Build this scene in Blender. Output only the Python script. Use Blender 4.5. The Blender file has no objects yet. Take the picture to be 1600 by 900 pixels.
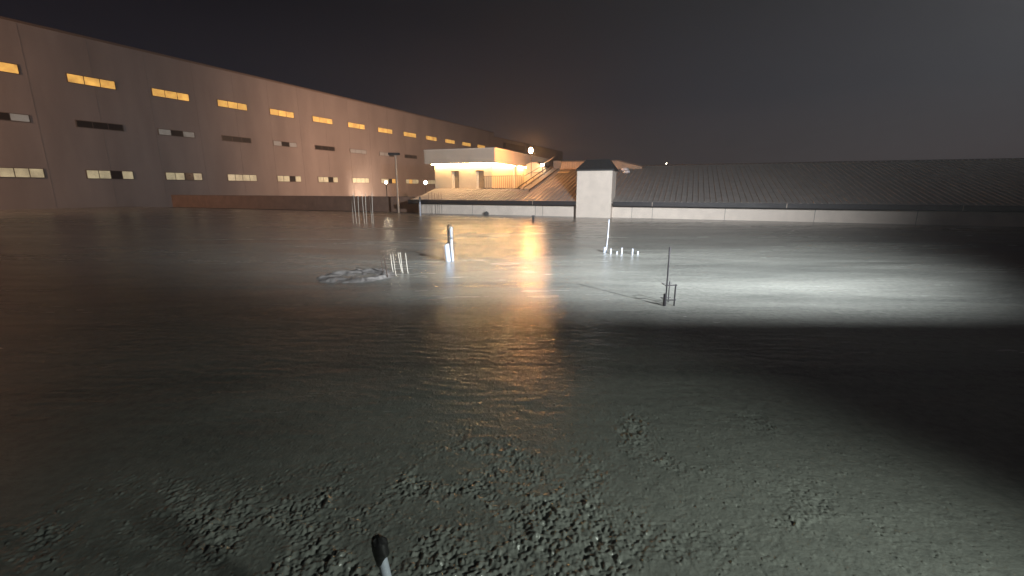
import bpy, bmesh, math, random
import numpy as np
from mathutils import Vector, Matrix
S = bpy.context.scene
COL = S.collection
R = math.radians

# ------------------------------------------------------------------ camera
cd = bpy.data.cameras.new('camera'); cam = bpy.data.objects.new('camera', cd); COL.objects.link(cam)
cd.sensor_width = 36; cd.sensor_fit = 'HORIZONTAL'; cd.lens = 15.525; cd.clip_start = .05; cd.clip_end = 3000
PITCH = math.atan(155/690)
cam.location = (0, 0, 2.4); cam.rotation_euler = (math.pi/2 - PITCH, 0, 0)
S.camera = cam

# ------------------------------------------------------------------ world: night sky over a lit town
W = bpy.data.worlds.new('World'); S.world = W; W.use_nodes = True
nt = W.node_tree; nt.nodes.clear()
out = nt.nodes.new('ShaderNodeOutputWorld'); bg = nt.nodes.new('ShaderNodeBackground')
tc = nt.nodes.new('ShaderNodeTexCoord'); sep = nt.nodes.new('ShaderNodeSeparateXYZ')
nt.links.new(tc.outputs['Generated'], sep.inputs[0])
rp = nt.nodes.new('ShaderNodeValToRGB'); nt.links.new(sep.outputs['Z'], rp.inputs[0])
e = rp.color_ramp; e.elements[0].position = 0; e.elements[0].color = (.072, .056, .056, 1)
e.elements[1].position = .6; e.elements[1].color = (.006, .0055, .0075, 1)
for p_, c_ in ((.06, (.062, .050, .053)), (.17, (.023, .022, .030)), (.32, (.0105, .0098, .0140))):
    q = e.elements.new(p_); q.color = (*c_, 1)
nz = nt.nodes.new('ShaderNodeTexNoise'); nz.inputs['Scale'].default_value = 2.2; nz.inputs['Detail'].default_value = 3
nt.links.new(tc.outputs['Generated'], nz.inputs['Vector'])
mr = nt.nodes.new('ShaderNodeMapRange'); mr.inputs[3].default_value = .8; mr.inputs[4].default_value = 1.2
nt.links.new(nz.outputs[0], mr.inputs[0])
mm = nt.nodes.new('ShaderNodeVectorMath'); mm.operation = 'SCALE'
nt.links.new(rp.outputs[0], mm.inputs[0]); nt.links.new(mr.outputs[0], mm.inputs['Scale'])
nt.links.new(mm.outputs[0], bg.inputs[0]); bg.inputs[1].default_value = .66
nt.links.new(bg.outputs[0], out.inputs[0])
S.view_settings.view_transform = 'Standard'; S.view_settings.look = 'None'
S.view_settings.exposure = 0; S.view_settings.gamma = 1

# building frame: u along the white wall, v away from the camera
ANG = math.atan2(-.36205, .93216)
AX = Vector((-9.39, 45.24, 0)); BM = Matrix.Translation(AX) @ Matrix.Rotation(ANG, 4, 'Z')
def BW(u, v, z): return BM @ Vector((u, v, z))

# ------------------------------------------------------------------ lamps
def lamp(name, kind, loc, energy, col, aim=None, **k):
    d = bpy.data.lights.new(name, kind); d.energy = energy; d.color = col
    for a, b in k.items(): setattr(d, a, b)
    o = bpy.data.objects.new(name, d); COL.objects.link(o); o.location = loc
    if aim is not None:
        o.rotation_euler = (Vector(aim) - Vector(loc)).to_track_quat('-Z', 'Y').to_euler()
    return o
SOD = (1, .50, .20); WARM = (1, .66, .30); COOL = (.90, .97, 1.0)
FL = Vector((8.0, 2.0, 5.2))
lamp('site_floodlight_beam', 'SPOT', FL, 60000, (.95, .98, 1.0), aim=(-1.5, 38, 2.8), spot_size=R(104), spot_blend=1.0, shadow_soft_size=.10)
lamp('near_work_light', 'SPOT', (5.2, -1.6, 3.2), 1500, (.90, 1.0, .88), aim=(.7, 2.3, 0), spot_size=R(70), spot_blend=1.0, shadow_soft_size=.32)
lamp('added_factory_fill', 'SPOT', (-9, 76, 7), 56000, (1, .58, .36), aim=(-25, 108, 9), spot_size=R(160), spot_blend=1.0, shadow_soft_size=.5)  # unseen warm spot added behind the upper building to brighten the factory wall
lamp('added_left_fill', 'SPOT', (-62, 30, 14), 20000, (1, .57, .35), aim=(-62, 62, 10), spot_size=R(165), spot_blend=1.0, shadow_soft_size=.5)  # unseen fill spot added to brighten the left stretch of the factory

# ------------------------------------------------------------------ materials
def M(name, col, rough=.6, metal=0, nscale=0, namt=.15, bump=0, bscale=40, emit=None, estr=0, spec=.5, nvec=(1, 1, 1), coat=0):
    m = bpy.data.materials.new(name); m.use_nodes = True; t = m.node_tree; b = t.nodes['Principled BSDF']
    b.inputs['Base Color'].default_value = (*col, 1); b.inputs['Roughness'].default_value = rough
    b.inputs['Metallic'].default_value = metal; b.inputs['Specular IOR Level'].default_value = spec
    b.inputs['Coat Weight'].default_value = coat
    tcn = t.nodes.new('ShaderNodeTexCoord'); mp = t.nodes.new('ShaderNodeMapping'); mp.inputs['Scale'].default_value = nvec
    t.links.new(tcn.outputs['Object'], mp.inputs[0])
    if nscale:
        n = t.nodes.new('ShaderNodeTexNoise'); n.inputs['Scale'].default_value = nscale; n.inputs['Detail'].default_value = 7
        n.inputs['Roughness'].default_value = .62
        t.links.new(mp.outputs[0], n.inputs['Vector'])
        r = t.nodes.new('ShaderNodeValToRGB'); t.links.new(n.outputs[0], r.inputs[0])
        r.color_ramp.elements[0].position = .3; r.color_ramp.elements[1].position = .7
        r.color_ramp.elements[0].color = (*[max(0, c*(1-namt)) for c in col], 1)
        r.color_ramp.elements[1].color = (*[min(1, c*(1+namt)) for c in col], 1)
        t.links.new(r.outputs[0], b.inputs['Base Color'])
        r2 = t.nodes.new('ShaderNodeMapRange'); r2.inputs[3].default_value = max(.05, rough-.12); r2.inputs[4].default_value = min(1, rough+.12)
        t.links.new(n.outputs[0], r2.inputs[0]); t.links.new(r2.outputs[0], b.inputs['Roughness'])
    if bump:
        n2 = t.nodes.new('ShaderNodeTexNoise'); n2.inputs['Scale'].default_value = bscale; n2.inputs['Detail'].default_value = 5
        t.links.new(mp.outputs[0], n2.inputs['Vector'])
        bn = t.nodes.new('ShaderNodeBump'); bn.inputs['Distance'].default_value = bump; bn.inputs['Strength'].default_value = 1
        t.links.new(n2.outputs[0], bn.inputs['Height']); t.links.new(bn.outputs[0], b.inputs['Normal'])
    if emit:
        b.inputs['Emission Color'].default_value = (*emit, 1); b.inputs['Emission Strength'].default_value = estr
        if estr < 2:      # what one sees of the lit rooms through the glass differs along the wall
            n3 = t.nodes.new('ShaderNodeTexNoise'); n3.inputs['Scale'].default_value = .55; n3.inputs['Detail'].default_value = 5; n3.inputs['Roughness'].default_value = .7
            t.links.new(mp.outputs[0], n3.inputs['Vector'])
            r3 = t.nodes.new('ShaderNodeMapRange'); r3.inputs[1].default_value = .3; r3.inputs[2].default_value = .7
            r3.inputs[3].default_value = estr*.35; r3.inputs[4].default_value = estr*1.35
            t.links.new(n3.outputs[0], r3.inputs[0]); t.links.new(r3.outputs[0], b.inputs['Emission Strength'])
    return m
m_wall = M('painted_plaster', (.68, .60, .53), .7, nscale=1.1, namt=.10, bump=.004, bscale=18)
m_wall2 = M('cream_cladding', (.56, .46, .34), .6, nscale=2.0, namt=.06, bump=.003, bscale=20)
m_fascia = M('fascia_panel', (.53, .43, .35), .55, nscale=.7, namt=.08)
m_roof = M('standing_seam_metal', (.34, .31, .295), .55, metal=.0, nscale=1.4, namt=.16)
m_dark = M('dark_gutter_metal', (.016, .015, .019), .6, metal=0, nscale=3, namt=.2)
m_brown = M('brown_steel', (.05, .028, .018), .6, nscale=5, namt=.3)
m_door = M('door_panel', (.23, .17, .11), .5, nscale=4, namt=.15)
m_trim = M('door_reveal', (.70, .62, .50), .6, nscale=3, namt=.05)
m_fact = M('factory_cladding', (.30, .26, .25), .75, nscale=.30, namt=.16, nvec=(1, 1, .22))
m_fact2 = M('factory_cladding_far', (.27, .24, .23), .75, nscale=.2, namt=.10)
m_yard = M('yard_asphalt', (.055, .05, .047), .7, nscale=.8, namt=.3, bump=.01, bscale=30)
m_bwall = M('brown_blockwork', (.20, .13, .10), .85, nscale=1.2, namt=.22, bump=.01, bscale=10)
m_ylw = M('lit_window_amber', (.5, .4, .2), .3, emit=(1, .50, .10), estr=.85)
m_ylw2 = M('lit_window_pale', (.5, .5, .4), .3, emit=(.75, .62, .36), estr=.42)
m_grw = M('dim_window_grey', (.3, .3, .3), .3, emit=(.30, .28, .24), estr=.35)
m_drkw = M('unlit_window', (.04, .035, .035), .25)
m_frame = M('window_frame_metal', (.16, .12, .10), .6)
m_strip = M('led_strip', (1, .9, .6), .5, emit=(1, .64, .27), estr=150)
m_bulb = M('sodium_bulb', (1, .9, .7), .5, emit=(1, .42, .13), estr=980)
m_bulbw = M('white_lamp_glass', (1, 1, .9), .5, emit=(1, .86, .62), estr=60)
m_pvc = M('pale_pvc', (.33, .37, .45), .32, nscale=9, namt=.10)
m_pvcw = M('white_pvc', (.36, .39, .46), .28, nscale=14, namt=.06)
m_tape = M('black_tape', (.012, .012, .013), .38, bump=.0035, bscale=34, nscale=30, namt=.4)
m_black = M('black_rubber', (.015, .015, .016), .5)
m_steel = M('ribbed_rebar_steel', (.42, .40, .35), .5, metal=0, nscale=30, namt=.35, bump=.002, bscale=160)
m_rust = M('rusty_rebar_steel', (.05, .032, .024), .75, nscale=40, namt=.4, bump=.002, bscale=160)
m_paint = M('dark_painted_steel', (.028, .026, .030), .5, metal=.4, nscale=20, namt=.4)
m_clod = M('set_concrete_clods', (.20, .19, .185), .6, nscale=3.5, namt=.6, bump=.01, bscale=20)
m_pole = M('galvanised_pole', (.42, .33, .26), .5, nscale=3, namt=.1)
m_dome = M('skylight_dome', (.55, .52, .54), .25, nscale=5, namt=.1)

# wet concrete
m_conc = bpy.data.materials.new('wet_concrete'); m_conc.use_nodes = True
t = m_conc.node_tree; b = t.nodes['Principled BSDF']; L = t.links.new
def N(k, **kw):
    n = t.nodes.new(k)
    for a, v_ in kw.items(): setattr(n, a, v_)
    return n
def noise(sc, det=5, ro=.55, vec=None, dist=0):
    n = N('ShaderNodeTexNoise'); n.inputs['Scale'].default_value = sc; n.inputs['Detail'].default_value = det
    n.inputs['Roughness'].default_value = ro; n.inputs['Distortion'].default_value = dist
    L(vec, n.inputs['Vector']); return n.outputs[0]
def mapping(sc, rot=0):
    n = N('ShaderNodeMapping'); n.inputs['Scale'].default_value = sc; n.inputs['Rotation'].default_value = (0, 0, rot)
    L(tcn.outputs['Object'], n.inputs[0]); return n.outputs[0]
def mrange(x, a, c, d, f):
    n = N('ShaderNodeMapRange'); n.inputs[1].default_value = a; n.inputs[2].default_value = c
    n.inputs[3].default_value = d; n.inputs[4].default_value = f; L(x, n.inputs[0]); return n.outputs[0]
def mth(op, x, y):
    n = N('ShaderNodeMath', operation=op)
    for i, q in enumerate((x, y)):
        if isinstance(q, (int, float)): n.inputs[i].default_value = q
        else: L(q, n.inputs[i])
    return n.outputs[0]
tcn = N('ShaderNodeTexCoord'); P0 = mapping((1, 1, 1)); PS = mapping((.35, 1.5, 1), R(8))
big = noise(.28, 4, .6, PS, .6)
fine = noise(9, 6, .65, P0)
r = N('ShaderNodeValToRGB'); L(mth('ADD', mth('MULTIPLY', big, .65), mth('MULTIPLY', fine, .35)), r.inputs[0])
r.color_ramp.elements[0].position = .34; r.color_ramp.elements[0].color = (.105, .112, .106, 1)
r.color_ramp.elements[1].position = .66; r.color_ramp.elements[1].color = (.29, .30, .275, 1)
L(r.outputs[0], b.inputs['Base Color'])
L(mrange(mth('ADD', mth('MULTIPLY', big, .6), mth('MULTIPLY', noise(2.1, 5, .6, PS), .4)), .35, .65, .17, .30), b.inputs['Roughness'])
b.inputs['Specular IOR Level'].default_value = .6
# slow undulation, screed ripples, fine grain
h1 = mth('MULTIPLY', noise(.55, 3, .5, PS, .4), .038)
h2 = mth('MULTIPLY', noise(3.0, 3, .5, PS, .2), .0045)
h3 = mth('MULTIPLY', noise(26, 4, .6, P0), .0050)
h5 = mth('MULTIPLY', noise(9, 3, .6, mapping((.45, 1.6, 1), R(9))), .0042)
h4 = mth('MULTIPLY', noise(70, 2, .5, P0), .0022)
bn = N('ShaderNodeBump'); bn.inputs['Distance'].default_value = 1; bn.inputs['Strength'].default_value = 1
L(mth('ADD', mth('ADD', h1, h2), mth('ADD', mth('ADD', h3, h5), h4)), bn.inputs['Height']); L(bn.outputs[0], b.inputs['Normal'])

# ------------------------------------------------------------------ mesh helpers
class MB:
    def __init__(s): s.bm = bmesh.new()
    def box(s, x0, x1, y0, y1, z0, z1, bev=0):
        g = bmesh.ops.create_cube(s.bm, size=1); vs = g['verts']
        for q in vs:
            q.co = Vector(((x0+x1)/2+q.co.x*(x1-x0), (y0+y1)/2+q.co.y*(y1-y0), (z0+z1)/2+q.co.z*(z1-z0)))
        if bev:
            es = list({e_ for q in vs for e_ in q.link_edges})
            bmesh.ops.bevel(s.bm, geom=es, offset=bev, segments=2, affect='EDGES')
        return s
    def tube(s, pts, r, n=12, caps=True):
        pts = [Vector(p) for p in pts]; rs = r if isinstance(r, (list, tuple)) else [r]*len(pts); rings = []
        for i, p in enumerate(pts):
            d = (pts[min(i+1, len(pts)-1)] - pts[max(i-1, 0)]).normalized()
            a = d.orthogonal().normalized() if abs(d.z) < .9 else (Vector((1, 0, 0)) - d*d.x).normalized()
            c = d.cross(a)
            rings.append([s.bm.verts.new(p + (a*math.cos(2*math.pi*k/n) + c*math.sin(2*math.pi*k/n))*rs[i]) for k in range(n)])
        for i in range(len(rings)-1):
            for k in range(n):
                s.bm.faces.new((rings[i][k], rings[i][(k+1) % n], rings[i+1][(k+1) % n], rings[i+1][k]))
        if caps: s.bm.faces.new(rings[0][::-1]); s.bm.faces.new(rings[-1])
        return s
    def prism(s, poly, d):           # poly: 3D points, extruded by vector d
        d = Vector(d); a = [s.bm.verts.new(p) for p in poly]; c = [s.bm.verts.new(Vector(p)+d) for p in poly]; n = len(poly)
        s.bm.faces.new(a); s.bm.faces.new(c[::-1])
        for i in range(n): s.bm.faces.new((a[i], c[i], c[(i+1) % n], a[(i+1) % n]))
        return s
    def sphere(s, c, r, sc=(1, 1, 1), seg=16):
        g = bmesh.ops.create_uvsphere(s.bm, u_segments=seg, v_segments=seg//2, radius=r)
        for q in g['verts']: q.co = Vector(c) + Vector((q.co.x*sc[0], q.co.y*sc[1], q.co.z*sc[2]))
        return s
    def build(s, name, mat, parent=None, smooth=False, matrix=None):
        bmesh.ops.recalc_face_normals(s.bm, faces=s.bm.faces)
        me = bpy.data.meshes.new(name); s.bm.to_mesh(me); s.bm.free(); me.materials.append(mat)
        if smooth:
            for p in me.polygons: p.use_smooth = True
            me.set_sharp_from_angle(angle=R(40))
        o = bpy.data.objects.new(name, me); COL.objects.link(o)
        if parent: o.parent = parent
        if matrix is not None: o.matrix_world = matrix
        return o
def tag(o, label=None, cat=None, group=None, kind=None):
    for k, v_ in (('label', label), ('category', cat), ('group', group), ('kind', kind)):
        if v_: o[k] = v_
    return o
def thing(name, label, cat, loc=(0, 0, 0), rz=0, group=None):
    o = bpy.data.objects.new(name, None); COL.objects.link(o); o.location = loc; o.rotation_euler = (0, 0, rz)
    o.empty_display_size = .2
    return tag(o, label, cat, group)

# ------------------------------------------------------------------ concrete slab with real relief near the camera
rng = np.random.default_rng(7)
TAB = rng.random((256, 256)).astype(np.float32)
def vn(x, y, s, ox=0, oy=0):
    X = x*s+ox+500; Y = y*s+oy+500; xi = np.floor(X).astype(int); yi = np.floor(Y).astype(int)
    fx = X-xi; fy = Y-yi; fx = fx*fx*(3-2*fx); fy = fy*fy*(3-2*fy)
    a = TAB[xi % 256, yi % 256]; b_ = TAB[(xi+1) % 256, yi % 256]; c = TAB[xi % 256, (yi+1) % 256]; d = TAB[(xi+1) % 256, (yi+1) % 256]
    return (a*(1-fx)+b_*fx)*(1-fy)+(c*(1-fx)+d*fx)*fy
def fbm(x, y, s, o=4, ox=0):
    h = 0; a = .5
    for i in range(o): h = h+a*vn(x, y, s, ox+i*17.3, ox*1.7+i*9.1); s *= 2.03; a *= .52
    return h
xs = list(np.arange(-3.5, 3.5, .008)); st = .008; x = xs[-1]; ex = []
while x < 9: st *= 1.035; x += st; ex.append(x)
xs = np.array([-q for q in ex[::-1]] + xs + ex)
ys = []; y = 1.5
while y < 12: ys.append(y); y += max(.008, .0036*(y-.6))
ys = np.array(ys)
X, Y = np.meshgrid(xs, ys)
def blob(cx, cy, rx, ry, a=0):
    dx = X-cx; dy = Y-cy; c, s_ = math.cos(a), math.sin(a); p = (dx*c+dy*s_)/rx; q = (-dx*s_+dy*c)/ry
    return np.exp(-(p*p+q*q))
mask = np.clip(1.5*blob(-.35, 2.75, .75, .62, .2) + 1.1*blob(-1.3, 2.7, .7, .6) + 1.0*blob(.1, 3.0, .35, .4) + .55*blob(-.15, 3.7, .45, .45)
               + 1.15*blob(1.24, 4.1, .17, .30, -.3) + .9*blob(.68, 3.35, .13, .30, -.25) + .95*blob(1.42, 3.5, .30, .10, -.45) + .5*blob(.45, 2.5, .3, .3)
               + .75*blob(-2.6, 2.7, 1.2, .6) + .45*blob(2.5, 2.9, .7, .4, .3) + .5*blob(.9, 2.6, .5, .3)+.7*blob(2.6, 4.1, .25, .3, .3), 0, 1.2)
mask = mask*np.clip(.05+4.2*(fbm(X, Y, 3.4, 4, 3)-.40), .04, 1.3)
mask = np.clip(mask + .75*blob(1.24, 4.1, .16, .28, -.3) + .6*blob(.68, 3.35, .10, .25, -.25) + .65*blob(1.42, 3.5, .28, .07, -.45) + .12*blob(0, 3, 1.6, .8), 0, 1.3)
Hh = np.zeros_like(X)
def splat(n, rmin, rmax, k, acc, thr, sign=1):
    px_ = rng.uniform(-5.5, 5.5, n); py_ = 1.6+6.2*rng.random(n)**1.25
    for cx, cy in zip(px_, py_):
        ix = min(len(xs)-1, np.searchsorted(xs, cx)); iy = min(len(ys)-1, np.searchsorted(ys, cy)); mv = mask[iy, ix]
        if not acc(mv, rng.random()): continue
        r_ = rmin+(rmax-rmin)*rng.random()**2.2*min(1, .45+mv); R_ = r_*1.6
        x0, x1 = np.searchsorted(xs, (cx-R_, cx+R_)); y0, y1 = np.searchsorted(ys, (cy-R_, cy+R_))
        if x1-x0 < 2 or y1-y0 < 2: continue
        sx = X[y0:y1, x0:x1]-cx; sy = Y[y0:y1, x0:x1]-cy
        th = rng.uniform(0, 3.14); el = rng.uniform(.65, 1.1); c, s_ = math.cos(th), math.sin(th)
        a_ = np.arctan2(sy, sx); wob = 1+.18*np.sin(2*a_+th*3)+.12*np.sin(3*a_+th*7)
        d2 = (((sx*c+sy*s_)/r_)**2+((-sx*s_+sy*c)/(r_*el))**2)*wob**2
        dome = np.sqrt(np.clip(1-d2, 0, 1))*r_*k*rng.uniform(.6, 1.1)
        sub = Hh[y0:y1, x0:x1]
        if sign > 0: np.maximum(sub, dome + .35*sub, out=sub) if False else sub.__iadd__(dome*np.clip(1.15-sub/.05, .25, 1))
        else: sub.__isub__(dome)
# trodden relief
rough = mask*( (fbm(X, Y, 12, 4, 11)-.47)*.042 + (np.abs(vn(X, Y, 30, 5)-.5)-.25)*.024 )
Hh += rough
splat(42000, .004, .015, .9, lambda m, q: q < .08+.95*m, 0)
splat(2200, .010, .026, .75, lambda m, q: q < m*1.0-.15, 0)
splat(7000, .006, .022, 1.0, lambda m, q: q < m*1.0-.05, 0, -1)
splat(11000, .008, .014, .95, lambda m, q: q < .5, 0)
splat(4500, .008, .016, .9, lambda m, q: q < .5, 0, -1)
# raked grooves and screed ripples further out
fade = np.clip((Y-3.4)/1.2, 0, 1)*np.clip((9.5-Y)/2, 0, 1)
warp = Y*1+.12*X+.25*fbm(X, Y, .8, 3, 40)
Hh += fade*(.0020*np.sin(warp*31+7*vn(X, Y, 1.3, 8)+5*vn(X, Y, 4, 18)) * np.clip(vn(X*.5, Y, 1.6, 21)*1.6-.3, 0, 1) + .0055*(vn(X*.5+.08*Y, Y*1.6, 7.5, 31)-.5)+.0035*(vn(X*.6, Y*1.5, 17, 35)-.5))
Hh += .010*(fbm(X, Y, 1.1, 3, 60)-.45)
Hh += (mask*.016+.0020)*(vn(X, Y, 46, 71)-.5) + mask*.011*(.25-np.abs(vn(X, Y, 22, 91)-.5))
edge = np.clip((9-np.abs(X))/1.2, 0, 1)*np.clip((12-Y)/1.5, 0, 1)*np.clip((Y-1.5)/.15, 0, 1)
edge[0, :] = 0; edge[-1, :] = 0; edge[:, 0] = 0; edge[:, -1] = 0
Hh = Hh*edge
ny, nx = X.shape
V = np.stack([X, Y, Hh], -1).reshape(-1, 3)
x0_, x1_, y0_, y1_ = xs[0], xs[-1], ys[0], ys[-1]
# outer flat slab: four quads round the relief, cut along the building wall line (v = 0)
def on_edge(u): p = BW(u, -.002, 0); return (p.x, p.y, 0)
F1 = on_edge(-95); F2 = on_edge(62)
def edge_at_x(xx): q = (xx-F1[0])/(F2[0]-F1[0]); return (xx, F1[1]+(F2[1]-F1[1])*q, 0)
ext = [(-60, -2, 0), (60, -2, 0), F2, edge_at_x(x1_), edge_at_x(x0_), F1]
lowF = [(p[0], p[1], -.45) for p in (F1, F2)]
base = ny*nx; extv = ext + lowF
allv = np.vstack([V, np.array(extv)])
I = np.arange(ny*nx).reshape(ny, nx)
quads = np.stack([I[:-1, :-1], I[:-1, 1:], I[1:, 1:], I[1:, :-1]], -1).reshape(-1, 4)
c00, c10, c11, c01 = int(I[0, 0]), int(I[0, -1]), int(I[-1, -1]), int(I[-1, 0])
polys = [[base+0, base+1, c10, c00], [base+1, base+2, base+3, c11, c10], [c01, c11, base+3, base+4], [base+5, base+0, c00, c01, base+4],
         [base+2, base+5, base+6, base+7]]
me = bpy.data.meshes.new('concrete_slab')
me.vertices.add(len(allv)); me.vertices.foreach_set('co', allv.astype(np.float32).ravel())
loops = quads.ravel().tolist(); starts = list(range(0, len(loops), 4))
for p in polys: starts.append(len(loops)); loops += p
me.loops.add(len(loops)); me.loops.foreach_set('vertex_index', loops)
me.polygons.add(len(starts)); me.polygons.foreach_set('loop_start', starts)
me.update(calc_edges=True); me.validate()
sm = np.zeros(len(me.polygons), bool); sm[:len(quads)] = True; me.polygons.foreach_set('use_smooth', sm)
me.materials.append(m_conc)
slab = bpy.data.objects.new('concrete_ground', me); COL.objects.link(slab); tag(slab, kind='structure')

yd = MB(); yd.box(-700, 700, -400, 900, -.55, -.3); yd = yd.build('yard_ground', m_yard); tag(yd, kind='structure')

# ------------------------------------------------------------------ low white building with its seamed roof
PB = thing('low_building', 'long low white building with grey seamed metal roof and dark gutter', 'building', AX, ANG)
RS = .235; Z0 = 1.33
def rz(v): return Z0+RS*(v+.6)
VR = 14.6; UE = 60
w = MB(); w.box(0, UE, 0, 15, -.3, 1.08); w.build('wall', m_wall, PB)
for u in (6.0, 12.35, 13.05, 20.9, 22.55, 28, 34, 40, 46, 52):
    MB().box(u-.012, u+.012, -.004, .01, 0, 1.08).build('wall_joint', m_dark, PB)
# roof: sheet with raised seams; the hip end falls steeply to the left; recess for the terrace between u 6 and 9.8 stays below the upper building
rf = MB()
vt = 4.55
rf.prism([(-.65, -.6, rz(-.6)), (UE, -.6, rz(-.6)), (UE, VR, rz(VR)), (9.5, VR, rz(VR)), (9.5, 4.0, rz(4.0)), (-.1, 4.0, rz(4.0))], (0, 0, -.14))
rf.prism([(UE, VR, rz(VR)), (9.5, VR, rz(VR)), (9.5, 26, rz(-.6)), (UE, 26, rz(-.6))], (0, 0, -.14))
rf.prism([(-.65, -.6, rz(-.6)), (-.1, 4.0, rz(4.0)), (-.1, 26, rz(4.0)), (-.65, 26, rz(-.6))], (0, 0, -.14))
u = -.2
while u < UE:
    v1 = VR if u > 9.55 else 4.0
    v0 = -.6
    if not (16.1 < u < 19.5): rf.prism([(u-.022, v0, rz(v0)), (u+.022, v0, rz(v0)), (u+.022, v1, rz(v1)), (u-.022, v1, rz(v1))], (0, 0, .085))
    else:
        v0 = 1.0; rf.prism([(u-.022, v0, rz(v0)), (u+.022, v0, rz(v0)), (u+.022, v1, rz(v1)), (u-.022, v1, rz(v1))], (0, 0, .085))
    u += .43
rf.build('roof', m_roof, PB)
# terrace floor inside the roof
tf = MB(); tf.box(-.1, 9.48, 4.0, 26, 1.3, rz(4.0)-.012); tf.build('roof_terrace', m_wall2, PB)
ck = MB(); ck.prism([(9.5, 4.0, 2.2), (9.5, 4.0, rz(4.0)+.12), (9.5, 13, rz(13)+.12), (9.5, 13, 2.2)], (.14, 0, 0)); ck.build('terrace_cheek_wall', m_wall2, PB)
# gutter
g = MB()
prof = [(-.80, 1.35), (-.80, 1.02), (-.70, .95), (0, .95), (0, 1.07), (-.62, 1.07), (-.62, 1.35)]
for a, c in ((-.72, 16.28), (19.42, UE)):
    MB().prism([(a, p[0], p[1]) for p in prof], (c-a, 0, 0)).build('gutter', m_dark, PB)
for u in (12.35, 22.55, 32, 42): MB().box(u-.02, u+.02, -.815, -.803, 1.0, 1.34).build('gutter_bracket', m_fascia, PB)
# chimney
c = MB(); c.box(16.3, 19.26, -.84, 1.35, 0, 3.86, .02); ch = c.build('chimney', m_wall, PB)
c = MB(); lo = [(16.2, -.94), (19.4, -.94), (19.4, 1.5), (16.2, 1.5)]; hi = [(16.85, .1), (18.8, .1), (18.8, .75), (16.85, .75)]
bm = c.bm; a = [bm.verts.new((x_, y_, 3.86)) for x_, y_ in lo]; d = [bm.verts.new((x_, y_, 3.98)) for x_, y_ in lo]; h = [bm.verts.new((x_, y_, 4.83)) for x_, y_ in hi]
bm.faces.new(a[::-1]); bm.faces.new(h)
for i in range(4):
    bm.faces.new((a[i], a[(i+1) % 4], d[(i+1) % 4], d[i])); bm.faces.new((d[i], d[(i+1) % 4], h[(i+1) % 4], h[i]))
c.build('chimney_cap', M('slate_cap', (.035, .038, .042), .45, metal=.3, nscale=4, namt=.25), ch)
# raised ridge monitor with a sloping right end
mo = MB(); mo.prism([(11.0, 13.0, 4.4), (17.7, 13.0, 4.4), (20.3, 13.0, 4.4), (20.3, 13.0, 4.75), (17.6, 13.0, 5.42), (11.25, 13.0, 5.42)], (0, 1.6, 0))
mon = mo.build('roof_monitor', M('monitor_sheet', (.26, .17, .11), .6, nscale=3, namt=.3), PB)
mo = MB(); mo.prism([(11.1, 12.85, 5.42), (17.7, 12.85, 5.42), (20.6, 12.85, 4.72), (20.6, 12.85, 4.80), (17.75, 12.85, 5.52), (11.1, 12.85, 5.52)], (0, 1.9, 0)); mo.build('monitor_cap', m_brown, mon)
for i in range(22): MB().box(11.35+.28*i, 11.37+.28*i, 12.975, 12.998, 4.78, 5.40).build('monitor_rib', m_brown, mon)
# ridge flashing
rd = MB(); rd.tube([(9.5, VR-.05, rz(VR)+.05), (UE, VR-.05, rz(VR)+.05)], .07, 8); rd.build('ridge_cap', m_brown, PB)
# roof hatches
for (u, v_, r_) in ((18.55, 12.2, .30), (18.9, 11.0, .26)):
    q = MB(); q.sphere((u, v_, rz(v_)+.12), r_, (1.5, 1, .75)); q.build('skylight_dome', m_dome, PB, smooth=True)
q = MB(); q.prism([(11.3, 12.0, rz(12.0)+.06), (12.5, 12.0, rz(12.0)+.06), (12.5, 11.1, rz(11.1)+.06), (11.3, 11.1, rz(11.1)+.06)], (0, 0, .08)); q.build('roof_hatch', m_wall2, PB)

# ------------------------------------------------------------------ upper building with lit canopy
UB = thing('upper_building', 'cream rooftop building with deep canopy and glowing strip of warm light', 'building', BW(0, 0, 2.38), ANG)
dz = -2.38
def ub(mb, name, mat, parent=UB): 
    bmesh.ops.translate(mb.bm, verts=mb.bm.verts, vec=(0, 0, dz)); return mb.build(name, mat, parent)
DH = [(1.37, 2.2), (4.25, 5.13)]
w = MB(); ztop = 4.98; zb = 2.38
us = [-.75, DH[0][0], DH[0][1], DH[1][0], DH[1][1], 6.02]
for a, c in ((us[0], us[1]), (us[2], us[3]), (us[4], us[5])): w.box(a, c, 4.6, 4.85, zb, ztop)
for a, c in DH: w.box(a, c, 4.6, 4.85, 4.26, ztop)
w.box(-.75, 6.02, 4.85, 22, zb, ztop)
w.box(6.02, 6.22, 10.8, 11.5, zb, ztop-.1); w.box(6.02, 6.25, 14.6, 15.3, zb, ztop-.1)
ub(w, 'wall', m_wall2)
for a, c in DH:
    d = MB(); d.box(a+.24, c-.02, 4.72, 4.78, zb+.05, 4.2); d = ub(d, 'door', m_door)
    f = MB(); f.box(a+.002, a+.22, 4.66, 4.84, zb+.01, 4.10); f = ub(f, 'door_reveal', m_trim)
    f = MB(); f.box(a-.08, c+.02, 4.54, 4.60, 4.20, 4.28); ub(f, 'door_lintel', m_brown)
    k = MB(); k.box(c-.14, c-.10, 4.66, 4.715, 3.25, 3.45); k = ub(k, 'door_handle', m_dark); k.parent = d
w = MB(); w.box(-1.57, 6.68, 3.9, 23, 5.0, 6.40, .02); ub(w, 'canopy', m_fascia)
w = MB(); w.box(-1.6, 6.71, 3.87, 23.03, 6.40, 6.46); ub(w, 'coping', m_wall)
w = MB(); w.box(-.95, 6.3, 4.28, 4.36, 4.93, 4.985); w.box(6.22, 6.3, 4.36, 10.6, 4.93, 4.985); ub(w, 'light_strip', m_strip)
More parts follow.
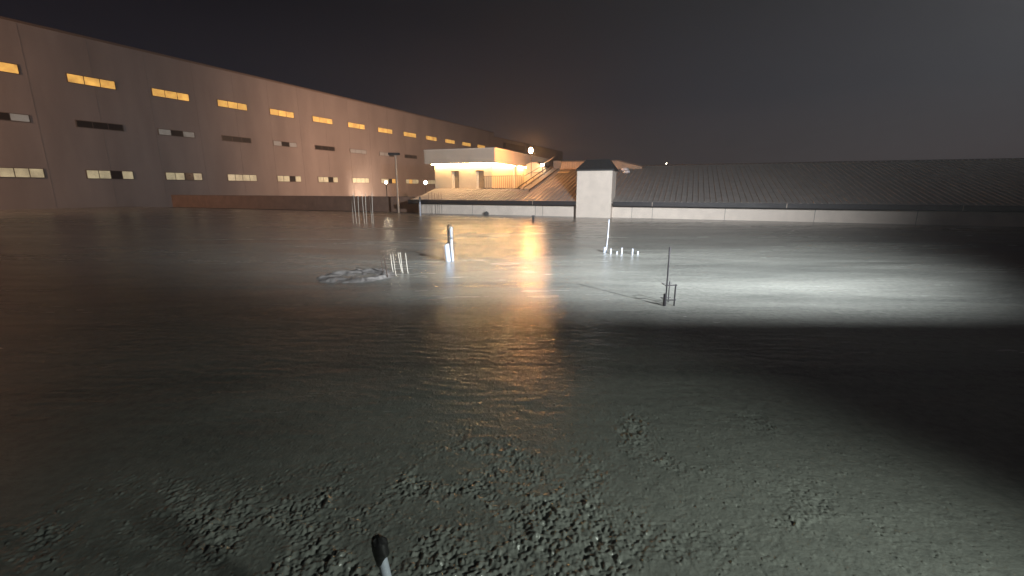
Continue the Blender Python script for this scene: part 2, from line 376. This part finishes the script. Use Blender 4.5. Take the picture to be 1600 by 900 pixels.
w = MB(); w.box(6.30, 6.38, 11.7, 14.4, 4.93, 4.985); ub(w, 'light_strip', m_strip)
for u in (-.6, 5.4):
    q = MB(); q.box(u, u+.12, 3.87, 3.90, 5.08, 5.14); ub(q, 'canopy_fitting', m_dark)

# terrace guard rail
RL = thing('guard_rail', 'brown railing with upright bars beside the lit rooftop building', 'railing', BW(5.4, 3.9, rz(3.9)), ANG)
q = MB(); q.box(-.05, 4.2, -.05, .05, .02, .10); q.tube([(-.25, 0, -.0), (.05, 0, .06)], .05); q.build('bottom_rail', m_brown, RL)
q = MB(); q.tube([(0, 0, 1.28), (4.15, 0, 1.28)], .022, 8); q.build('top_rail', m_brown, RL)
for k in range(20):
    q = MB(); q.tube([(.1+k*.213, 0, .09), (.1+k*.213, 0, 1.27)], .020, 6); q.build('baluster', m_brown, RL)
for x_ in (2.5, 3.95):
    q = MB(); q.box(x_-.04, x_+.04, -.10, .04, -.16, .03); q.build('rail_foot', m_brown, RL)
# roof walkway with low handrails
WK = thing('roof_walkway', 'brown metal walkway climbing the seamed roof beside the railing', 'walkway', BW(9.68, 2.9, rz(2.9)), ANG)
def wl(u, v_, h_=0): return (u, v_, RS*v_+h_)
q = MB(); q.prism([wl(-.03, .4, .10), wl(1.08, .4, .10), wl(1.08, 10.6, .10), wl(-.03, 10.6, .10)], (0, 0, .04)); q.build('deck', m_roof, WK)
for uu, hh in ((-.05, .42), (.5, .34), (1.12, .16)):
    q = MB(); q.tube([wl(uu, -.2, hh-.1), wl(uu, .1, hh), wl(uu, 10.6, hh)], .055, 8); q.build('side_rail', m_brown, WK)
for k in range(5):
    for uu, hh in ((-.05, .42), (.5, .34)): MB().tube([wl(uu, .2+k*2.2, .05), wl(uu, .2+k*2.2, hh)], .03, 6).build('rail_post', m_brown, WK)
# stair flight beside the canopy with stepped outline
SW = thing('roof_stair', 'cream stepped stair wall under the sodium lamp', 'stair', BW(6.4, 12.0, 2.57), ANG)
pl = [(.8, 0, -.2), (3.25, 0, -.2), (3.25, 0, 2.07)]
for k in range(6):
    x1 = 3.25-.205*(k+1); z1 = 2.07+.125*(k+1)
    pl += [(x1+.205, 0, z1), (x1, 0, z1)]
pl += [(1.4, 0, 2.85), (.8, 0, 2.62)]
q = MB(); q.prism(pl, (0, .9, 0)); q.build('stair_wall', m_wall2, SW)
for k in range(6):
    x1 = 3.25-.205*(k+1); z1 = 2.07+.125*(k+1); MB().box(x1-.05, x1+.25, -.07, .97, z1+.002, z1+.10).build('tread', m_brown, SW)
q = MB(); q.tube([(.6, -.05, 1.3), (1.5, -.05, 1.75), (2.5, -.05, 2.3)], .03, 6); q.tube([(1.0, -.05, 1.62), (2.9, -.05, 1.75)], .025, 6); q.build('handrail', m_brown, SW)
# dark plant unit behind the stair
q = MB(); q.prism([(10.2, 13.1, 4.6), (11.0, 13.1, 4.72), (11.2, 13.1, 5.45), (10.9, 13.1, 5.62), (10.2, 13.1, 5.6)], (0, 2.0, 0))
o = q.build('plant_unit', M('dark_plant_unit', (.07, .06, .06), .6, nscale=2, namt=.2), None, matrix=BM); tag(o, 'dark boxy plant unit on the ridge left of the ribbed roof monitor', 'plant unit')
# sodium lamp
LP = thing('sodium_lamp', 'bright orange lamp on a short post above the stair wall', 'lamp', BW(9.45, 7.0, 3.6), ANG)
q = MB(); q.tube([(0.08, 0, 0), (.08, 0, 2.3)], .035, 8); q.tube([(.0, 0, 1.6), (.0, 0, 2.25)], .05, 8); q.build('post', m_dark, LP)
q = MB(); q.tube([(0, 0, 2.22), (.65, -1.85, 2.27)], .03, 8); q.build('arm', m_dark, LP)
q = MB(); q.tube([(.65, -1.85, 2.22), (.65, -1.85, 2.32)], .12, 12); q.build('lamp_cap', m_dark, LP)
q = MB(); q.sphere((.65, -1.85, 2.56), .20, (1, 1, 1.4)); q.build('bulb', m_bulb, LP, smooth=True)
LQ = thing('roof_spotlight', 'small white spotlight with slanted arm at the foot of the stair wall', 'lamp', BW(9.35, 11.6, 3.2), ANG)
q = MB(); q.box(-.05, .05, -.05, .05, 0, 1.75); q.build('post', m_dark, LQ)
q = MB(); q.sphere((0, -.1, 1.88), .15, (1.4, 1, .9)); q.build('lamp_glass', m_bulbw, LQ, smooth=True)
q = MB(); q.tube([(.0, 0, 1.95), (1.3, 0, 2.7)], .035, 8); q.build('arm', m_pole, LQ)

T = thing('distant_lamp', 'tiny white lamp beyond the ridge of the seamed roof at right', 'lamp', BW(22.0, 30, -.3))
q = MB(); q.tube([(0, 0, 0), (0, 0, 6.1)], .05, 8); q.build('post', m_dark, T)
q = MB(); q.sphere((0, 0, 6.2), .045); q.build('lamp_globe', m_bulbw, T, smooth=True)
# ------------------------------------------------------------------ factory
FD = Vector((.488, 1, 0)).normalized(); F0 = Vector((-36.67*1.0, 100, 0))
F0 = Vector((-35.73, 100, 0))
FANG = math.atan2(FD.y, FD.x)
FB = thing('factory_building', 'huge plain factory hall with rows of small lit windows', 'building', (F0.x, F0.y, -.3), FANG)
# local: x along the wall, y away from camera (left), z up from -.3
q = MB(); q.box(-95, 67, 0, 60, 0, 21.4); q.build('wall', m_fact, FB)
q = MB(); q.box(67.01, 139, 0.5, 60, 0, 20.2); q.build('rear_wing_wall', m_fact2, FB)
q = MB(); q.box(-95.1, 67.1, -.15, 60.1, 21.4, 21.65); q.box(67.12, 139.1, .35, 60, 20.2, 20.4); q.build('parapet_coping', m_frame, FB)
m_gap = M('cladding_joint', (.275, .24, .23), .8)  # joint tone, slightly darker than the cladding
for k in range(-15, 11): MB().box(k*6.2+.9, k*6.2+.94, -.02, .0, .2, 21.3).build('panel_joint', m_gap, FB)
def fwin(s0, s1, z0, z1, mats, n):
    z0 += .3; z1 += .3
    f = MB(); f.box(s0-.08, s1+.08, -.06, .05, z0-.08, z1+.08); fo = f.build('window', m_frame, FB)
    dx = (s1-s0)/n
    for k in range(n): MB().box(s0+k*dx+.05, s0+(k+1)*dx-.05, -.09, -.062, z0, z1).build('pane', mats[k], fo)
Y_, P_, G_, D_ = m_ylw, m_ylw2, m_grw, m_drkw
for k in range(-8, 7):
    s = .75+k*9.17
    fwin(s, s+4.9, 15.45, 16.4, [Y_]*3, 3)
    mid = {0: [G_]*3, 1: [G_, G_, D_], 2: [D_]*3}.get(k, [D_]*3 if k % 2 else [G_, D_, G_])
    fwin(s, s+4.9, 10.15, 10.9, mid, 3)
    bot = {0: [P_]*4, 1: [P_, P_, D_, Y_], 2: [P_, Y_, P_, P_]}.get(k, [P_, P_, D_, P_] if k % 3 else [P_]*4)
    fwin(s, s+5.1, 3.75, 4.75, bot, 4)
# ridge block on the far wing and vent
q = MB(); q.box(75, 92, -.5, 2, 17.2, 19.0); q.build('wall_duct', m_brown, FB)

# boundary wall beyond the slab
BWL = MB(); BWL.box(-200, -.4, 6.0, 6.25, -.3, 1.45)
bw = BWL.build('boundary_wall', m_bwall, None, matrix=BM); tag(bw, 'brown boundary wall between the slab and the factory yard', 'wall')
cp = MB(); cp.box(-200, -.38, 5.97, 6.28, 1.452, 1.51); cp.build('coping', m_frame, bw)

def yard_lamp(loc, h, label, head, col, en):
    T = thing('yard_lamp', label, 'lamp', loc, 0, 'small bright lamps before the factory wall')
    q = MB(); q.tube([(0, 0, 0), (0, 0, h-.2)], .06, 8); q.build('post', m_dark, T)
    q = MB(); q.box(-.16, .16, -.16, .16, h+.17, h+.24); q.build('lamp_cap', m_dark, T)
    q = MB(); q.sphere((0, 0, h), head, (1, 1, 1.1)); q.build('lamp_globe', m_bulbw, T, smooth=True)
yard_lamp((-20.8, 75, -.3), 3.75, 'round white lamp on a dark post left of the tall leaning pole', .21, (1, .82, .55), 160)
yard_lamp((-18.5, 97, -.3), 4.0, 'oval white lamp near the left edge of the seamed roof', .34, (1, .82, .55), 160)
lamp('wall_washer_light', 'SPOT', (-31.2, 98.5, .1), 3800, (1, .70, .48), aim=(-33.5, 105, 2.6), spot_size=R(140), spot_blend=1, shadow_soft_size=.2)
WF = thing('ground_floodlight', 'ground floodlight behind the boundary wall washing the factory wall', 'lamp', (-31.2, 98.3, -.3))
q = MB(); q.box(-.25, .25, -.1, .1, .1, .5, .02); q.build('housing', m_dark, WF)
q = MB(); q.box(-.03, .03, -.03, .03, 0, .1); q.build('bracket', m_dark, WF)
# tall pole with unlit head
TP = thing('street_lamp', 'tall tan pole with an unlit flat head beyond the slab edge', 'street lamp', (-12.2, 48.2, -.3))
q = MB(); q.tube([(0, 0, 0), (-.0, 0, 6.25)], [.11, .075], 12); q.build('pole', m_pole, TP, smooth=True)
q = MB(); q.box(-.75, .45, -.16, .16, 6.15, 6.38, .03); q.build('lamp_head', m_dark, TP)
q = MB(); q.box(-.62, .32, -.12, .12, 6.12, 6.149); q.build('lens', m_frame, TP)

# ------------------------------------------------------------------ starter bars
def rebar(name, x_, y_, h_, lean, mat, label, group, r_=.011):
    q = MB(); n = max(6, int(h_/.09)); pts = []; rs = []
    random.seed(int(x_*1000)); bx, by = lean
    for k in range(n+1):
        f = k/n; pts.append((bx*f+.006*math.sin(f*5+x_), by*f, h_*f-.03)); rs.append(r_*(1.0 if k % 2 else .88))
    q.tube(pts, rs, 8)
    o = q.build(name, mat, None, smooth=True); o.location = (x_, y_, 0); tag(o, label, 'rebar', group); return o
ordn = ['leftmost', 'second from left', 'third from left', 'fourth from left', 'fifth from left', 'sixth from left', 'rightmost']
GA = 'starter bars at the far left edge of the slab'
for k, (x_, y_) in enumerate([(-11.3, 31.7), (-10.9, 31.2), (-10.6, 30.9), (-10.4, 31.4), (-10.15, 31.1), (-10.0, 31.8), (-9.75, 31.3)]):
    rebar('rebar', x_, y_, 2.1+.12*math.sin(k*2.3), (.05*math.cos(k*3), .0), m_steel, 'tall grey starter bar, %s in the far left cluster of the slab' % ordn[k], GA, .018)
GB = 'starter bars before the left end of the white wall'
ordb = ['leftmost', 'second from left', 'third from left', 'fourth from left', 'fifth from left', 'rightmost']
for k, (x_, y_) in enumerate([(-7.68, 41.5), (-7.42, 41.6), (-7.0, 40.9), (-6.9, 41.6), (-6.66, 40.9), (-6.52, 41.6)]):
    rebar('rebar', x_, y_, 2.05+.08*math.sin(k*1.7), (.03*math.sin(k*2), 0), m_rust, 'tall dark starter bar before the white wall, %s of its six' % ordb[k], GB, .017)
GC = 'starter bars in the middle left of the slab'
lab = ['short dark bar at the left end of the mid-slab starter bars', 'dark thick rusty bar second from left of the mid-slab bars', 'pale bar third from left of the mid-slab starter bars',
       'pale bar fourth from left of the mid-slab starter bars', 'pale bar fifth from left of the mid-slab starter bars', 'pale bar sixth from left of the mid-slab starter bars', 'pale bar at the right end of the mid-slab starter bars']
for k, (x_, y_, h_, m_, r_) in enumerate([(-3.73, 12.64, .46, m_rust, .012), (-3.43, 11.98, .73, m_rust, .016), (-3.56+.05, 12.84, .56, m_steel, .012), (-3.27, 12.25, .66, m_steel, .010),
                                      (-3.36+.08, 12.95, .60, m_steel, .011), (-3.17, 12.64, .64, m_steel, .011), (-3.02, 12.64, .62, m_steel, .012)]):
    rebar('rebar', x_, y_, h_, (-.07-.02*math.sin(k*2), 0), m_, lab[k], GC, r_)
# post in front of the wall corner
q = MB(); q.tube([(0, 0, 0), (0, 0, 1.25)], .075, 14); P1 = q.build('conduit_post', m_pvc, None, smooth=True); P1.location = (-8.38, 40.9, -.01)
tag(P1, 'grey conduit post with dark cap before the left corner of the white wall', 'pipe')
q = MB(); q.tube([(0, 0, 1.25), (0, 0, 1.62), (0.02, 0, 1.72)], [.082, .082, .05], 12); q.build('cap', m_tape, P1)

# ------------------------------------------------------------------ pipe cluster standing in the slab
PG = 'pvc pipes standing in the middle of the slab'
q = MB(); q.tube([(0, 0, -.02), (0, 0, .70)], .036, 16); p = q.build('pvc_pipe', m_pvcw, None, smooth=True); p.location = (-2.93, 20.3, 0)
tag(p, 'slim white pipe with a black taped top at the back of the pipe cluster', 'pipe', PG)
q = MB(); q.tube([(0, 0, .66), (0, 0, .76), (.05, -.02, .82), (.12, -.03, .80)], [.043, .048, .052, .03], 12); q.build('tape_cap', m_tape, p, smooth=True)
q = MB(); q.tube([(0, 0, -.02), (.005, 0, .72)], .068, 18); p = q.build('pvc_pipe', m_pvc, None, smooth=True); p.location = (-2.76, 20.05, 0)
tag(p, 'wide blue-grey pipe standing behind the tall white front pipe', 'pipe', PG)
q = MB(); q.tube([(0, 0, -.02), (-.035, 0, .74)], .040, 16); p = q.build('pvc_pipe', m_pvcw, None, smooth=True); p.location = (-2.02, 14.9, 0)
tag(p, 'tall bright white pipe on the right front of the pipe cluster', 'pipe', PG)
q = MB(); q.tube([(-.035, 0, .73), (-.037, 0, .80)], .036, 12); q.tube([(-.055, 0, .78), (-.075, .01, 1.02)], .012, 8); q.build('cable_tail', m_black, p)
q = MB()
n = 20; ring0 = []; ring1 = []; ri0 = []; ri1 = []
for k in range(n):
    a = 2*math.pi*k/n; cx, cy = math.cos(a), math.sin(a)
    ring0.append(q.bm.verts.new((.092*cx, .092*cy, -.02))); ring1.append(q.bm.verts.new((.092*cx-.05, .092*cy, .565+.035*cx)))
    ri1.append(q.bm.verts.new((.084*cx-.05, .084*cy, .565+.035*cx))); ri0.append(q.bm.verts.new((.084*cx, .084*cy, .0)))
for k in range(n):
    l = (k+1) % n
    for A_, B_ in ((ring0, ring1), (ring1, ri1), (ri1, ri0)): q.bm.faces.new((A_[k], A_[l], B_[l], B_[k]))
q.bm.faces.new(ri0)
p = q.build('pipe_sleeve', m_pvc, None, smooth=True); p.location = (-2.17, 14.88, 0)
tag(p, 'short wide grey sleeve with open slanted top in the pipe cluster', 'pipe', PG)
# white pole with its stubs
p = thing('survey_pole', 'thin white pole leaning right with a row of short stubs beside it', 'pole', (3.68, 17.15, 0))
q = MB(); q.tube([(0, 0, -.02), (.035, 0, .62), (.055, 0, 1.25)], .020, 12); q.build('pole_shaft', m_pvcw, p, smooth=True)
q = MB(); q.tube([(.034, 0, .55), (.037, 0, .64)], .030, 12); q.build('coupling', m_pvcw, p, smooth=True)
q = MB(); q.tube([(0, 0, -.02), (0, 0, .20)], .065, 14); p = q.build('pipe_stub', m_pvc, None, smooth=True); p.location = (3.60, 17.0, 0)
tag(p, 'fat grey pipe stub at the foot of the thin white pole', 'pipe', 'stubs in a row right of the white pole')
SL = ['white stub nearest right of the white pole', 'tiny white stub between two taller ones', 'taller white stub in the middle of the stub row', 'white stub second from the right end of the row', 'low white stub at the right end of the row']
for k, (x_, y_, h_, r_) in enumerate([(3.73, 16.6, .20, .030), (3.97, 16.6, .09, .030), (4.15, 16.6, .23, .028), (4.50, 16.4, .22, .028), (4.73, 16.5, .11, .035)]):
    q = MB(); q.tube([(0, 0, -.02), (.004, 0, h_)], r_, 12); p = q.build('pipe_stub', m_pvcw, None, smooth=True); p.location = (x_, y_, 0)
    tag(p, SL[k], 'pipe', 'stubs in a row right of the white pole')
q = MB(); q.tube([(0, 0, -.02), (.01, 0, .42)], .085, 12); q.box(-.12, .12, -.05, .05, .40, .50, .01); p = q.build('drain_stub', m_black, None); p.location = (1.56, 32.9, 0)
tag(p, 'short black stub standing below the joint of the white wall', 'pipe')
q = MB(); q.box(-.22, .22, -.12, .12, -.02, .26, .05); q.box(-.1, .1, -.15, .1, .2, .34, .04); p = q.build('cable_box', m_black, None); p.location = (-2.4, 42.0, 0)
tag(p, 'small black box at the foot of the white wall', 'box')
# steel stand at the right
p = thing('steel_stand', 'dark steel stand with one tall post and short cross bars', 'stand', (3.22, 8.97, 0))
q = MB(); q.tube([(0, 0, -.02), (0, 0, 1.22)], .016, 10); q.tube([(0, 0, 1.17), (.004, 0, 1.24)], .021, 10); q.build('tall_post', m_paint, p, smooth=True)
q = MB(); q.tube([(-.02, .0, -.02), (-.02, 0, .26)], .034, 12); q.build('base_sleeve', m_paint, p, smooth=True)
q = MB(); q.tube([(.19, .02, -.02), (.19, .02, .46)], .016, 10); q.build('short_post', m_paint, p, smooth=True)
q = MB(); q.tube([(.17, .32, -.02), (.17, .32, .46)], .012, 10); q.build('short_post', m_paint, p, smooth=True)
for z_ in (.125, .44):
    q = MB(); q.tube([(-.025, 0, z_), (.22, .02, z_)], .013, 10); q.build('cross_bar', m_paint, p)
    q = MB(); q.tube([(-.0, .32, z_-.02), (.22, .32, z_-.02)], .008, 8); q.tube([(0, .0, z_-.02), (0, .32, z_-.02)], .008, 8); q.build('cross_bar', m_paint, p)
# floodlight and an unseen plate added to cut its beam straight, on a mast at the right edge of the slab, beside the camera
p = thing('floodlight_mast', 'site floodlight with added beam cutoff plate on a thin dark mast', 'floodlight', (8.0, 1.75, 0))
q = MB(); q.tube([(0, 0, 0), (0, 0, 4.72)], .035, 10); q.build('mast', m_paint, p, smooth=True)
q = MB(); q.box(-1.6, 1.6, -.55, .70, 4.88, 4.895); q.build('added_cutoff_plate', m_paint, p)
q = MB(); q.box(-.2, .2, -.05, .10, 4.9, 5.45, .01); q.build('housing', m_paint, p)
# mast base sits on the slab; foreground taped pipe
p = thing('conduit_pipe', 'white conduit with a black taped top in the near left foreground', 'pipe', (-.475, 1.66, 0))
def ax(z_): return Vector((-.13*z_, -.005*z_, z_))
q = MB(); q.tube([ax(-.05), ax(.84)], .0215, 28); q.build('tube', m_pvcw, p, smooth=True)
q = MB(); bm = q.bm; rings = []; n = 40
prof = [(.785, .0225), (.792, .027), (.808, .0295), (.825, .031), (.845, .032), (.868, .0325), (.888, .031), (.900, .024), (.907, .012)]
for i, (z_, r_) in enumerate(prof):
    c_ = ax(z_); ring = []
    for k in range(n):
        a = 2*math.pi*k/n
        slant = (.034*math.cos(a-0.1))*max(0, 1-i/3.0)
        rr = r_*(1+.05*math.sin(3*a+i*1.1)+.035*math.sin(7*a+i*2.3)) + (.010*max(0, math.cos(a+.5))**2 if 3 <= i <= 6 else 0)
        ring.append(bm.verts.new(c_+Vector((rr*math.cos(a), rr*math.sin(a), slant+.003*math.sin(5*a)))))
    rings.append(ring)
for i in range(len(rings)-1):
    for k in range(n): bm.faces.new((rings[i][k], rings[i][(k+1) % n], rings[i+1][(k+1) % n], rings[i+1][k]))
bm.faces.new(rings[-1])
q.build('tape_cap', m_tape, p, smooth=True)

# clods at the left of the starter bars
q = MB(); bm = q.bm; nu, nv = 90, 60; vs = []
for jj in range(nv+1):
    row = []
    for ii in range(nu+1):
        x_ = (ii/nu-.5)*2.7; y_ = (jj/nv-.5)*2.5
        ang = math.atan2(y_, x_); rr = math.hypot(x_/1.15, y_/1.05)
        nse = float(fbm(np.array([x_*1.0]), np.array([y_*1.0]), 3.2, 4, 90)[0])
        ridge = math.exp(-((rr-.62-.5*(nse-.47))/.20)**2)
        hgt = .05*ridge*max(0, (nse-.22)*3.0)+.06*(float(vn(np.array([x_]), np.array([y_]), 7.0, 12)[0])-.55)*max(0, 1-rr)*1.2
        fade_ = max(0, min(1, (1.15-rr)/.25))
        row.append(bm.verts.new((x_, y_, (hgt+.012)*fade_-.012)))
    vs.append(row)
for jj in range(nv):
    for ii in range(nu): bm.faces.new((vs[jj][ii], vs[jj][ii+1], vs[jj+1][ii+1], vs[jj+1][ii]))
o = q.build('concrete_heap', m_clod, None, smooth=True); o.location = (-4.35, 12.3, .0); o.rotation_euler = (0, 0, .3)
tag(o, 'ragged ring of pale half-set concrete left of the mid-slab starter bars', 'concrete heap')
for o in list(bpy.data.objects):
    if o.type == 'LIGHT': o['kind'] = 'structure'

hz = MB(); hz.box(-130, 160, -8, 330, -1.6, 30)
m = bpy.data.materials.new('haze'); m.use_nodes = True; t = m.node_tree; t.nodes.clear()
o_ = t.nodes.new('ShaderNodeOutputMaterial'); pv = t.nodes.new('ShaderNodeVolumePrincipled')
pv.inputs['Color'].default_value = (.9, .9, .9, 1); pv.inputs['Density'].default_value = .0016; pv.inputs['Anisotropy'].default_value = .55
t.links.new(pv.outputs[0], o_.inputs['Volume'])
hz = hz.build('haze', m); tag(hz, kind='stuff')
